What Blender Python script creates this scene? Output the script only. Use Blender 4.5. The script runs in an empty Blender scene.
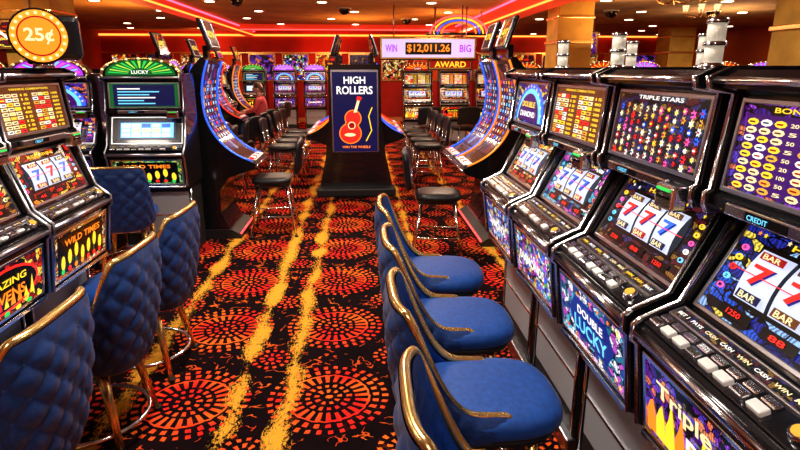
import bpy, bmesh, math, random
from mathutils import Vector, Matrix
RN = random.Random(11)
scene = bpy.context.scene
V = Vector
# ------------------------------------------------------------------ materials
def newmat(name):
    m = bpy.data.materials.new(name); m.use_nodes = True
    nt = m.node_tree
    bs = nt.nodes['Principled BSDF']
    return m, nt, bs
def pbr(name, col, rough=0.5, metal=0.0, em=None, es=0.0, coat=0.0, sheen=0.0, noise=0.0, nscale=20):
    m, nt, bs = newmat(name)
    c = (*col, 1)
    bs.inputs['Base Color'].default_value = c
    bs.inputs['Roughness'].default_value = rough
    bs.inputs['Metallic'].default_value = metal
    bs.inputs['Coat Weight'].default_value = coat
    bs.inputs['Sheen Weight'].default_value = sheen
    if em is not None:
        bs.inputs['Emission Color'].default_value = (*em, 1)
        bs.inputs['Emission Strength'].default_value = es
    if noise > 0:
        tc = nt.nodes.new('ShaderNodeTexCoord'); n = nt.nodes.new('ShaderNodeTexNoise')
        n.inputs['Scale'].default_value = nscale; n.inputs['Detail'].default_value = 4
        nt.links.new(tc.outputs['Object'], n.inputs['Vector'])
        mx = nt.nodes.new('ShaderNodeMixRGB'); mx.blend_type = 'MULTIPLY'; mx.inputs[0].default_value = 1
        mx.inputs[1].default_value = c
        rp = nt.nodes.new('ShaderNodeValToRGB')
        rp.color_ramp.elements[0].position = .3; rp.color_ramp.elements[1].position = .7
        a = 1 - noise
        rp.color_ramp.elements[0].color = (a, a, a, 1); rp.color_ramp.elements[1].color = (1 + noise * .3,) * 3 + (1,)
        nt.links.new(n.outputs['Fac'], rp.inputs[0]); nt.links.new(rp.outputs[0], mx.inputs[2])
        nt.links.new(mx.outputs[0], bs.inputs['Base Color'])
    return m
MATS = {}
def P(name, *a, **k):
    MATS[name] = pbr(name, *a, **k)
def E(name, col, es=1.0, base=.3):
    P(name, tuple(c * base for c in col), rough=.25, em=col, es=es * (1.1 if es < 2 else 1))
P('black', (.010, .010, .013), .20, coat=.4)
P('blackmatte', (.02, .02, .022), .5)
P('darkblue', (.01, .015, .06), .25, coat=.5)
P('chrome', (.84, .85, .89), .17, 1.0)
P('steel', (.55, .55, .6), .28, 1.0)
P('greypanel', (.36, .38, .42), .4)
P('gold', (.92, .62, .24), .24, .9)
P('golddark', (.5, .32, .12), .35, .8)
P('bluefab', (.008, .045, .19), .55, sheen=.08, noise=.35, nscale=60)
P('bluefab2', (.010, .080, .36), .55, sheen=.08, noise=.3, nscale=40)
P('piping', (.03, .09, .25), .6)
P('blackseat', (.015, .015, .02), .4, noise=.3)
P('whiteplastic', (.8, .8, .78), .3)
P('candleglass', (.8, .75, .65), .15, em=(1, .9, .7), es=.2)
P('woodtan', (.45, .25, .1), .5)
for nm, c, s in [('e_white', (1, .97, .9), .95), ('e_cream', (1, .83, .45), .85), ('e_red', (1, .03, .02), 1.0), ('e_orange', (1, .25, .02), 1.05),
                 ('e_yellow', (1, .66, .04), 1.0), ('e_blue', (.04, .15, 1), .95), ('e_cyan', (.2, .7, 1), .85), ('e_purple', (.45, .05, .9), .9),
                 ('e_pink', (1, .12, .45), 1.0), ('e_green', (.05, .7, .12), .75), ('e_lamp', (1, .85, .6), 6), ('e_neonred', (1, .05, .05), 3.5), ('e_neonor', (1, .25, .04), 2.6),
                 ('e_neonpink', (1, .1, .2), 2.6), ('e_dkblue', (.01, .03, .25), .7), ('e_dkred', (.4, .01, .01), .75), ('e_gold', (.9, .45, .06), .8), ('e_black', (.01, .01, .012), .1),
                 ('e_navy', (.01, .012, .08), .7), ('e_dkpurple', (.07, .01, .17), .7), ('e_brown', (.16, .05, .015), .7), ('e_dkgreen', (.01, .13, .03), .8), ('e_reel', (.66, .72, .95), .8),
                 ('e_lime', (.5, .9, .1), .75), ('e_signor', (1, .34, .03), .95), ('e_lilac', (.75, .62, .95), .7)]:
    E(nm, c, s)

def art(name, palette, scale=6, es=1.1, seed=0.0, line=.06, dist=1.2):
    m, nt, bs = newmat(name); N = nt.nodes; L = nt.links
    scale *= 1.5
    uv = N.new('ShaderNodeUVMap'); mp = N.new('ShaderNodeMapping')
    mp.inputs['Location'].default_value = (seed, seed * .7, 0)
    L.new(uv.outputs[0], mp.inputs[0])
    nz = N.new('ShaderNodeTexNoise'); nz.inputs['Scale'].default_value = 3.0; nz.inputs['Detail'].default_value = 2
    L.new(mp.outputs[0], nz.inputs['Vector'])
    mx = N.new('ShaderNodeMixRGB'); mx.blend_type = 'ADD'; mx.inputs[0].default_value = dist * .25
    L.new(mp.outputs[0], mx.inputs[1]); L.new(nz.outputs['Color'], mx.inputs[2])
    vo = N.new('ShaderNodeTexVoronoi'); vo.inputs['Scale'].default_value = scale
    L.new(mx.outputs[0], vo.inputs['Vector'])
    sp = N.new('ShaderNodeSeparateColor'); L.new(vo.outputs['Color'], sp.inputs[0])
    rp = N.new('ShaderNodeValToRGB'); cr = rp.color_ramp; cr.interpolation = 'CONSTANT'
    while len(cr.elements) < len(palette): cr.elements.new(.5)
    for i, c in enumerate(palette):
        cr.elements[i].position = i / len(palette); cr.elements[i].color = (*c, 1)
    L.new(sp.outputs[0], rp.inputs[0])
    v2 = N.new('ShaderNodeTexVoronoi'); v2.feature = 'DISTANCE_TO_EDGE'; v2.inputs['Scale'].default_value = scale
    L.new(mx.outputs[0], v2.inputs['Vector'])
    gt = N.new('ShaderNodeMath'); gt.operation = 'GREATER_THAN'; gt.inputs[1].default_value = line
    L.new(v2.outputs['Distance'], gt.inputs[0])
    v3 = N.new('ShaderNodeTexWave'); v3.inputs['Scale'].default_value = scale * 1.2; v3.inputs['Distortion'].default_value = 9
    v3.inputs['Detail'].default_value = 2
    L.new(mp.outputs[0], v3.inputs['Vector'])
    r3 = N.new('ShaderNodeMapRange'); r3.inputs[3].default_value = .3; r3.inputs[4].default_value = 1.25
    L.new(v3.outputs['Fac'], r3.inputs[0])
    mu = N.new('ShaderNodeMath'); mu.operation = 'MULTIPLY'; L.new(gt.outputs[0], mu.inputs[0]); L.new(r3.outputs[0], mu.inputs[1])
    m2 = N.new('ShaderNodeMixRGB'); m2.blend_type = 'MULTIPLY'; m2.inputs[0].default_value = 1
    L.new(rp.outputs[0], m2.inputs[1]); L.new(mu.outputs[0], m2.inputs[2])
    L.new(m2.outputs[0], bs.inputs['Emission Color']); bs.inputs['Emission Strength'].default_value = es
    bs.inputs['Base Color'].default_value = (.02, .02, .02, 1); bs.inputs['Roughness'].default_value = .15
    MATS[name] = m
BK = (.005, .005, .01)
art('a_blue', [(.01, .02, .2), (.02, .1, .6), BK, (.3, .5, .9), (.02, .03, .3), (.8, .6, .1)], 7)
art('a_purple', [(.12, .01, .3), (.3, .05, .6), BK, (.05, .01, .2), (.8, .2, .1), (.1, .05, .5)], 7, seed=2)
art('a_fire', [(.7, .03, .01), (1, .3, .02), BK, (.3, .01, .01), (1, .7, .1), (.1, .0, .02)], 6, seed=3)
art('a_gold', [(.9, .6, .15), (.5, .2, .02), BK, (.8, .1, .03), (1, .85, .5), (.2, .05, .02)], 9, seed=5)
art('a_teal', [(.02, .2, .3), (.1, .5, .7), BK, (.6, .1, .6), (.02, .05, .3), (.9, .9, .95)], 7, seed=6)
art('a_green', [(.01, .2, .03), (.1, .55, .1), BK, (.8, .7, .1), (.01, .1, .03), (.4, .7, .3)], 8, seed=8)
art('a_mix', [(.02, .1, .6), (.8, .05, .03), BK, (.9, .7, .1), (.4, .05, .6), (.9, .9, .9), BK, (.1, .5, .2)], 9, seed=9)
art('a_dark', [BK, (.02, .02, .08), (.1, .01, .02), BK, (.04, .03, .15), (.3, .15, .03)], 8, seed=4)
art('a_arc', [(.01, .02, .15), (.02, .05, .3), BK, (.1, .25, .6), BK, (.15, .02, .2), (.5, .5, .8)], 5, seed=12, es=.9)
art('a_arc2', [(.03, .01, .1), (.3, .05, .02), BK, (.5, .2, .05), BK, (.15, .02, .2), (.8, .6, .3)], 5, seed=14, es=.9)

# ------------------------------------------------------------------ node math helper for the carpet
class NG:
    def __init__(s, nt): s.nt = nt
    def m(s, op, a, b=None, c=None):
        n = s.nt.nodes.new('ShaderNodeMath'); n.operation = op
        for i, x in enumerate((a, b, c)):
            if x is None: continue
            if isinstance(x, (int, float)): n.inputs[i].default_value = x
            else: s.nt.links.new(x, n.inputs[i])
        return n.outputs[0]
    def band(s, r, a, b): return s.m('MULTIPLY', s.m('GREATER_THAN', r, a), s.m('LESS_THAN', r, b))
    def mix(s, f, a, b, mode='MIX'):
        n = s.nt.nodes.new('ShaderNodeMixRGB'); n.blend_type = mode
        for i, x in enumerate((f, a, b)):
            if isinstance(x, (int, float)): n.inputs[i].default_value = x
            elif isinstance(x, tuple): n.inputs[i].default_value = (*x, 1)
            else: s.nt.links.new(x, n.inputs[i])
        return n.outputs[0]
    def noise(s, vec, scale, detail=3, rough=.5):
        n = s.nt.nodes.new('ShaderNodeTexNoise'); n.inputs['Scale'].default_value = scale
        n.inputs['Detail'].default_value = detail; n.inputs['Roughness'].default_value = rough
        s.nt.links.new(vec, n.inputs['Vector']); return n.outputs['Fac']
def carpet():
    m, nt, bs = newmat('casino_carpet'); g = NG(nt)
    geo = nt.nodes.new('ShaderNodeNewGeometry'); pos = geo.outputs['Position']
    sx = nt.nodes.new('ShaderNodeSeparateXYZ'); nt.links.new(pos, sx.inputs[0]); X, Y = sx.outputs[0], sx.outputs[1]
    wob = g.m('MULTIPLY', g.m('SUBTRACT', g.noise(pos, 20, 3), .5), .035)
    fine = g.noise(pos, 150, 2)
    big = g.noise(pos, 2.3, 2)
    def lattice(x0, y0, px, py):
        u = g.m('DIVIDE', g.m('SUBTRACT', X, x0), px); v = g.m('DIVIDE', g.m('SUBTRACT', Y, y0), py)
        lu = g.m('MULTIPLY', g.m('SUBTRACT', u, g.m('FLOOR', g.m('ADD', u, .5))), px)
        lv = g.m('MULTIPLY', g.m('SUBTRACT', v, g.m('FLOOR', g.m('ADD', v, .5))), py)
        r = g.m('SQRT', g.m('ADD', g.m('MULTIPLY', lu, lu), g.m('MULTIPLY', lv, lv)))
        return g.m('ADD', r, wob), g.m('ARCTAN2', lv, lu)
    def rays(a, n, t, ph=0.0):
        return g.m('GREATER_THAN', g.m('SINE', g.m('ADD', g.m('MULTIPLY', a, n), ph)), t)
    def union(*xs):
        o = xs[0]
        for x in xs[1:]: o = g.m('MAXIMUM', o, x)
        return o
    r, a = lattice(-.97, 2.76, .76, .90)
    med = union(g.m('LESS_THAN', r, .018),
                g.m('MULTIPLY', g.band(r, .048, .075), rays(a, 9, 0.1)),
                g.m('MULTIPLY', g.band(r, .10, .128), rays(a, 16, 0.05)),
                g.m('MULTIPLY', g.band(r, .150, .225), rays(a, 24, 0.0)),
                g.band(r, .220, .232),
                g.m('MULTIPLY', g.band(r, .25, .285), rays(a, 28, .1)),
                g.m('MULTIPLY', g.band(r, .302, .332), rays(a, 34, .2, 1.5)))
    inside = g.m('LESS_THAN', r, .352)
    r2, a2 = lattice(-.59, 3.21, .76, .90)
    med2 = union(g.m('LESS_THAN', r2, .018), g.m('MULTIPLY', g.band(r2, .04, .07), rays(a2, 9, 0.1)), g.m('MULTIPLY', g.band(r2, .095, .12), rays(a2, 14, 0.1)))
    inside2 = g.m('LESS_THAN', r2, .14)
    n1 = g.noise(pos, 5.2, 2); sc = g.band(n1, .46, .48); n2 = g.noise(pos, 8.5, 2); sc2 = g.band(n2, .55, .575)
    scr = g.m('MULTIPLY', union(sc, sc2), g.m('GREATER_THAN', g.noise(pos, 11, 2), .52))
    Xw = g.m('ADD', X, g.m('MULTIPLY', g.m('SUBTRACT', g.noise(pos, 1.6, 1), .5), .11))
    d = None
    for xs in (-4.0, -3.1, -2.15, -1.33, -.72, -.43, .5, 1.3, 2.2, 3.1):
        k = g.m('ABSOLUTE', g.m('SUBTRACT', Xw, xs)); d = k if d is None else g.m('MINIMUM', d, k)
    dens = g.m('SUBTRACT', 1.0, g.m('DIVIDE', d, .08))
    mpn = nt.nodes.new('ShaderNodeMapping'); mpn.inputs['Scale'].default_value = (1, .4, 1); nt.links.new(pos, mpn.inputs[0])
    spl = g.m('GREATER_THAN', g.m('ADD', g.m('MULTIPLY', dens, .22), g.noise(mpn.outputs[0], 70, 5, .85)), g.m('ADD', .635, g.m('MULTIPLY', g.m('SUBTRACT', .5, big), .8)))
    spl = g.m('MULTIPLY', spl, g.m('GREATER_THAN', dens, 0.0))
    hue = g.noise(pos, 3.3, 2)
    hr = nt.nodes.new('ShaderNodeMapRange'); hr.inputs[1].default_value = .40; hr.inputs[2].default_value = .62; nt.links.new(hue, hr.inputs[0])
    redor = g.mix(hr.outputs[0], (.85, .03, .02), (1.0, .19, .025))
    base = g.mix(g.noise(pos, 6, 2), (.003, .002, .003), (.018, .005, .008))
    c = g.mix(g.m('MULTIPLY', scr, .8), base, g.mix(.35, redor, (.8, .2, .02)))
    c = g.mix(g.m('MULTIPLY', inside2, .9), c, base)
    c = g.mix(g.m('MULTIPLY', med2, inside2), c, redor)
    c = g.mix(g.m('MULTIPLY', inside, .95), c, base)
    c = g.mix(g.m('MULTIPLY', med, .97), c, redor)
    c = g.mix(g.m('MULTIPLY', spl, .92), c, (.86, .44, .05))
    c = g.mix(1.0, c, g.mix(fine, (.45, .45, .45), (1.55, 1.55, 1.55)), 'MULTIPLY')
    nt.links.new(c, bs.inputs['Base Color']); bs.inputs['Roughness'].default_value = .9
    bs.inputs['Specular IOR Level'].default_value = .08
    bp = nt.nodes.new('ShaderNodeBump'); bp.inputs['Strength'].default_value = .3; bp.inputs['Distance'].default_value = .01
    nt.links.new(fine, bp.inputs['Height']); nt.links.new(bp.outputs[0], bs.inputs['Normal'])
    MATS['carpet'] = m
carpet()

# ------------------------------------------------------------------ mesh builder
TXT = {}
def text_geo(s):
    if s in TXT: return TXT[s]
    cu = bpy.data.curves.new('t', 'FONT'); cu.body = s; cu.resolution_u = 3; cu.offset = .022
    ob = bpy.data.objects.new('t', cu); scene.collection.objects.link(ob)
    bpy.context.view_layer.update()
    dg = bpy.context.evaluated_depsgraph_get()
    ev = ob.evaluated_get(dg); me = ev.to_mesh()
    vs = [(v.co.x, v.co.y) for v in me.vertices]; fs = [tuple(p.vertices) for p in me.polygons]
    ev.to_mesh_clear(); bpy.data.objects.remove(ob); bpy.data.curves.remove(cu)
    x0 = min(v[0] for v in vs); x1 = max(v[0] for v in vs); y0 = min(v[1] for v in vs); y1 = max(v[1] for v in vs)
    vs = [((x - x0) / (x1 - x0), (y - y0) / (y1 - y0)) for x, y in vs]
    TXT[s] = (vs, fs); return TXT[s]
class F:
    def __init__(s, O, U, Vv):
        s.O = V(O); s.U = V(U).normalized(); s.V = V(Vv).normalized(); s.N = s.U.cross(s.V).normalized()
    def p(s, u, v, n=0): return s.O + s.U * u + s.V * v + s.N * n
    def mat(s): 
        m = Matrix((s.U, s.V, s.N)).transposed().to_4x4(); m.translation = s.O; return m
class B:
    def __init__(s):
        s.bm = bmesh.new(); s.uv = s.bm.loops.layers.uv.new('UV'); s.mats = []
    def mi(s, n):
        if n not in s.mats: s.mats.append(n)
        return s.mats.index(n)
    def face(s, pts, mat, uvs=None, smooth=False):
        vs = [s.bm.verts.new(p) for p in pts]
        try: f = s.bm.faces.new(vs)
        except Exception: return
        f.material_index = s.mi(mat); f.smooth = smooth
        if uvs:
            for l, q in zip(f.loops, uvs): l[s.uv].uv = q
    def merge(s, tb, mat, mx=None, smooth=False):
        tb.normal_update(); k = s.mi(mat); mp = {}
        for v in tb.verts: mp[v] = s.bm.verts.new(mx @ v.co if mx else v.co)
        for f in tb.faces:
            nf = s.bm.faces.new([mp[v] for v in f.verts]); nf.material_index = k; nf.smooth = smooth or f.smooth
        tb.free()
    def box(s, c, d, mat, bev=0.0, mx=None, seg=2):
        tb = bmesh.new(); bmesh.ops.create_cube(tb, size=1)
        for v in tb.verts: v.co = V((v.co.x * d[0] + c[0], v.co.y * d[1] + c[1], v.co.z * d[2] + c[2]))
        if bev > 0: bmesh.ops.bevel(tb, geom=list(tb.edges), offset=bev, segments=seg, affect='EDGES', profile=.5)
        s.merge(tb, mat, mx)
    def prism(s, prof, x0, x1, mat, bev=0.0, mx=None):
        tb = bmesh.new()
        a = [tb.verts.new((x0, y, z)) for y, z in prof]; b = [tb.verts.new((x1, y, z)) for y, z in prof]
        n = len(prof); tb.faces.new(a); tb.faces.new(list(reversed(b)))
        for i in range(n): tb.faces.new((a[i], b[i], b[(i + 1) % n], a[(i + 1) % n]))
        bmesh.ops.recalc_face_normals(tb, faces=tb.faces)
        if bev > 0:
            eg = [e for e in tb.edges if abs(e.verts[0].co.x - e.verts[1].co.x) < 1e-6]
            bmesh.ops.bevel(tb, geom=eg, offset=bev, segments=2, affect='EDGES', profile=.5)
        bmesh.ops.triangulate(tb, faces=[f for f in tb.faces if len(f.verts) > 4])
        s.merge(tb, mat, mx)
    def tube(s, path, r, mat, n=8, closed=False, rf=None):
        path = [V(p) for p in path]; m = len(path); tb = bmesh.new(); rings = []
        t0 = (path[1] - path[0]).normalized(); up = V((0, 0, 1)) if abs(t0.z) < .9 else V((1, 0, 0))
        nrm = t0.cross(up).normalized()
        for i, p in enumerate(path):
            if closed: t = (path[(i + 1) % m] - path[i - 1]).normalized()
            else: t = (path[min(i + 1, m - 1)] - path[max(i - 1, 0)]).normalized()
            nrm = (nrm - t * nrm.dot(t)); nrm = nrm.normalized() if nrm.length > 1e-6 else t.orthogonal().normalized()
            bn = t.cross(nrm); rr = r if rf is None else rf(i / (m - 1)) * r
            rings.append([tb.verts.new(p + (nrm * math.cos(2 * math.pi * k / n) + bn * math.sin(2 * math.pi * k / n)) * rr) for k in range(n)])
        for i in range(m if closed else m - 1):
            A, C = rings[i], rings[(i + 1) % m]
            for k in range(n):
                f = tb.faces.new((A[k], A[(k + 1) % n], C[(k + 1) % n], C[k])); f.smooth = True
        if not closed: tb.faces.new(list(reversed(rings[0]))); tb.faces.new(rings[-1])
        bmesh.ops.recalc_face_normals(tb, faces=tb.faces)
        s.merge(tb, mat)
    def cyl(s, p0, p1, r0, r1, mat, n=16):
        p0 = V(p0); p1 = V(p1); t = (p1 - p0).normalized(); a = t.orthogonal().normalized(); b = t.cross(a); tb = bmesh.new()
        A = [tb.verts.new(p0 + (a * math.cos(2 * math.pi * k / n) + b * math.sin(2 * math.pi * k / n)) * r0) for k in range(n)]
        C = [tb.verts.new(p1 + (a * math.cos(2 * math.pi * k / n) + b * math.sin(2 * math.pi * k / n)) * r1) for k in range(n)]
        for k in range(n):
            f = tb.faces.new((A[k], A[(k + 1) % n], C[(k + 1) % n], C[k])); f.smooth = True
        tb.faces.new(list(reversed(A))); tb.faces.new(C); s.merge(tb, mat)
    def grid(s, fn, nu, nv, mat, uvf=True, smooth=True, cu=False):
        k = s.mi(mat)
        vs = [[s.bm.verts.new(fn(i / nu, j / nv)) for j in range(nv + 1)] for i in range(nu + (0 if cu else 1))]
        m = len(vs)
        for i in range(nu):
            for j in range(nv):
                f = s.bm.faces.new((vs[i][j], vs[(i + 1) % m][j], vs[(i + 1) % m][j + 1], vs[i][j + 1])); f.material_index = k; f.smooth = smooth
                for l, q in zip(f.loops, ((i / nu, j / nv), ((i + 1) / nu, j / nv), ((i + 1) / nu, (j + 1) / nv), (i / nu, (j + 1) / nv))): l[s.uv].uv = q
    def rect(s, f, u, v, w, h, mat, n=.004, uvs=(1, 1)):
        s.face([f.p(u, v, n), f.p(u + w, v, n), f.p(u + w, v + h, n), f.p(u, v + h, n)], mat, [(0, 0), (uvs[0], 0), uvs, (0, uvs[1])])
    def poly(s, f, cu, cv, pts, mat, n=.006): s.face([f.p(cu + x, cv + y, n) for x, y in pts], mat)
    def ell(s, f, cu, cv, a, b, mat, n=.006, k=10):
        s.poly(f, cu, cv, [(a * math.cos(2 * math.pi * i / k), b * math.sin(2 * math.pi * i / k)) for i in range(k)], mat, n)
    def star(s, f, cu, cv, r, mat, n=.006, k=5, q=.45, rot=0):
        s.poly(f, cu, cv, [((r if i % 2 == 0 else r * q) * math.sin(math.pi * i / k + rot), (r if i % 2 == 0 else r * q) * math.cos(math.pi * i / k + rot)) for i in range(2 * k)], mat, n)
    def text(s, f, st, u, v, w, h, mat, n=.008):
        vs, fs = text_geo(st); k = s.mi(mat)
        bv = [s.bm.verts.new(f.p(u + x * w, v + y * h, n)) for x, y in vs]
        for q in fs:
            try: nf = s.bm.faces.new([bv[i] for i in q]); nf.material_index = k
            except Exception: pass
    def panel(s, f, u, v, w, h, mat, rim='chrome', rr=.007, n=.004, uvs=(1, 1)):
        s.rect(f, u, v, w, h, mat, n, uvs)
        if rim:
            for (a, b2, c, d) in ((u - rr, v - rr, w + 2 * rr, rr * 1.6), (u - rr, v + h - rr * .6, w + 2 * rr, rr * 1.6), (u - rr, v, rr * 1.6, h), (u + w - rr * .6, v, rr * 1.6, h)):
                s.box((a + c / 2, b2 + d / 2, n), (c, d, .014), rim, .002, f.mat(), 1)
    def mesh(s, name):
        me = bpy.data.meshes.new(name); s.bm.normal_update(); s.bm.to_mesh(me); s.bm.free()
        for m in s.mats: me.materials.append(MATS[m])
        return me
def put(me, name, loc, rz=0.0, sc=1.0):
    ob = bpy.data.objects.new(name, me); ob.location = loc; ob.rotation_euler = (0, 0, math.radians(rz))
    ob.scale = (sc, sc, sc) if isinstance(sc, (int, float)) else sc
    scene.collection.objects.link(ob); return ob

# ------------------------------------------------------------------ slot machine artwork elements
BR = ['e_yellow', 'e_white', 'e_red', 'e_cream', 'e_orange']
def paytable(b, f, w, h, kind, bg, rnd):
    b.panel(f, 0, 0, w, h, bg, 'steel', .008)
    if kind == 'coins':
        b.rect(f, w * .04, h * .04, w * .92, h * .83, 'e_dkpurple', .005)
        for i in range(11):
            for j in range(9):
                if i in (3, 7): continue
                u = w * (.085 + i * .083); v = h * (.085 + j * .088)
                b.ell(f, u, v, w * .036, h * .037, rnd.choice(['e_cream', 'e_cream', 'e_gold', 'e_white', 'e_yellow', 'e_cream']), .007, 8)
                b.rect(f, u - w * .018, v - h * .010, w * .036, h * .018, rnd.choice(['e_dkred', 'e_navy', 'e_brown']), .009)
        for i in (3, 7):
            for j in range(9): b.text(f, rnd.choice(['20', '50', '100', '5']), w * (.06 + i * .083), h * (.065 + j * .088), w * .045, h * .04, 'e_cream', .008)
        b.text(f, 'BONUS TIMES PAY', w * .2, h * .90, w * .6, h * .055, 'e_yellow')
    elif kind == 'stars':
        for i in range(12):
            for j in range(7):
                u = w * (.06 + i * .08); v = h * (.06 + j * .118 + .03 * (i % 2))
                b.star(f, u, v, h * rnd.uniform(.045, .075), rnd.choice(['e_red', 'e_white', 'e_cream', 'e_pink', 'e_white', 'e_blue', 'e_gold', 'e_cream', 'e_red']), .007, 6, .5, rnd.random())
                b.rect(f, u - h * .028, v - h * .014, h * .056, h * .028, rnd.choice(['e_dkred', 'e_yellow', 'e_navy', 'e_white']), .009)
        b.text(f, 'TRIPLE STARS', w * .25, h * .905, w * .5, h * .06, 'e_white')
    elif kind == 'rows':
        for j in range(9):
            v = h * (.04 + j * .092)
            for q in range(2):
                o = .03 + q * .49
                for i in range(3):
                    b.rect(f, w * (o + i * .095), v, w * .084, h * .068, rnd.choice(['e_red', 'e_cream', 'e_white', 'e_cream', 'e_gold', 'e_cream', 'e_yellow']), .007)
                    b.rect(f, w * (o + .016 + i * .095), v + h * .02, w * .05, h * .026, rnd.choice(['e_dkred', 'e_navy', 'e_yellow', 'e_brown']), .009)
                b.text(f, rnd.choice(['200', '80', '400', '1000', '15']), w * (o + .315), v + h * .01, w * .11, h * .05, 'e_yellow', .007)
        b.text(f, 'WINNING COMBINATIONS', w * .2, h * .91, w * .6, h * .045, 'e_yellow')
    elif kind == 'fan':
        for r_, m_ in ((.46, 'e_blue'), (.40, 'e_cyan'), (.34, 'e_dkpurple')):
            b.poly(f, w * .5, h * .08, [(w * r_ * 1.0 * math.cos(math.pi * i / 14), h * r_ * 2.0 * math.sin(math.pi * i / 14)) for i in range(15)], m_, .005 + .002 * (.46 - r_) * 30)
        for i in range(1, 14):
            a = math.pi * i / 14; b.star(f, w * (.5 + .43 * math.cos(a)), h * (.08 + .86 * math.sin(a)), .012, 'e_yellow', .016, 4)
        b.text(f, 'DOUBLE', w * .29, h * .42, w * .42, h * .14, 'e_yellow', .016)
        b.text(f, 'DIAMOND', w * .26, h * .18, w * .48, h * .14, 'e_white', .016)
    elif kind == 'video':
        b.rect(f, w * .06, h * .06, w * .88, h * .88, 'e_navy', .005)
        for j in range(6):
            b.rect(f, w * .12, h * (.14 + j * .12), w * rnd.uniform(.3, .72), h * .05, rnd.choice(['e_white', 'e_yellow', 'e_cyan']), .007)
def reels(b, f, w, h, rnd, n=3, art_='a_dark', led=True):
    b.panel(f, 0, 0, w, h, art_, 'steel', .008)
    u0 = w * .17; rw = w * .66 / n; v0 = h * .27; rh = h * .53
    b.rect(f, u0 - .012, v0 - .012, w * .66 + .02, rh + .024, 'e_black', .006)
    for i in range(n):
        u = u0 + i * rw; W_ = rw * .90
        b.grid(lambda s, t, u=u: f.p(u + s * W_, v0 + t * rh, .008 + .012 * math.sin(math.pi * t)), 1, 6, 'e_reel')
        b.text(f, '7', u + W_ * .24, v0 + rh * .31, W_ * .60, rh * .40, 'e_dkblue', .022)
        b.text(f, '7', u + W_ * .20, v0 + rh * .33, W_ * .58, rh * .38, rnd.choice(['e_blue', 'e_red', 'e_blue']), .025)
        for vv, hh in ((.84, .10), (.05, .12)):
            b.rect(f, u + W_ * .14, v0 + rh * (vv - .02), W_ * .72, rh * (hh + .04), rnd.choice(['e_navy', 'e_dkred', 'e_brown']), .020)
            b.text(f, 'BAR', u + W_ * .24, v0 + rh * vv, W_ * .52, rh * hh, 'e_cream', .023)
    b.rect(f, w * .12, v0 + rh * .49, w * .76, .0025, 'e_red', .027)
    for side in (w * .02, w * .885):
        for j in range(5):
            b.ell(f, side + w * .045, v0 + rh * (.06 + j * .21), w * .026, rh * .065, rnd.choice(BR + ['e_pink', 'e_cyan']), .008)
            b.text(f, str(j + 1), side + w * .035, v0 + rh * (.03 + j * .21), w * .02, rh * .06, 'e_navy', .010)
    if led:
        for i in range(3):
            b.rect(f, w * (.14 + i * .27), h * .07, w * .2, h * .11, 'e_black', .008)
            b.text(f, rnd.choice(['250', '1250', '88', '45']), w * (.19 + i * .27), h * .095, w * .09, h * .055, 'e_red', .010)
    for i in range(9): b.star(f, w * rnd.uniform(.05, .95), h * rnd.uniform(.86, .96), h * .03, rnd.choice(BR), .0065, 5)
    b.text(f, rnd.choice(['HAYWIRE', 'LUCKY SEVENS', 'WILD PAYS']), w * .3, h * .885, w * .4, h * .06, 'e_yellow')
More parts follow.
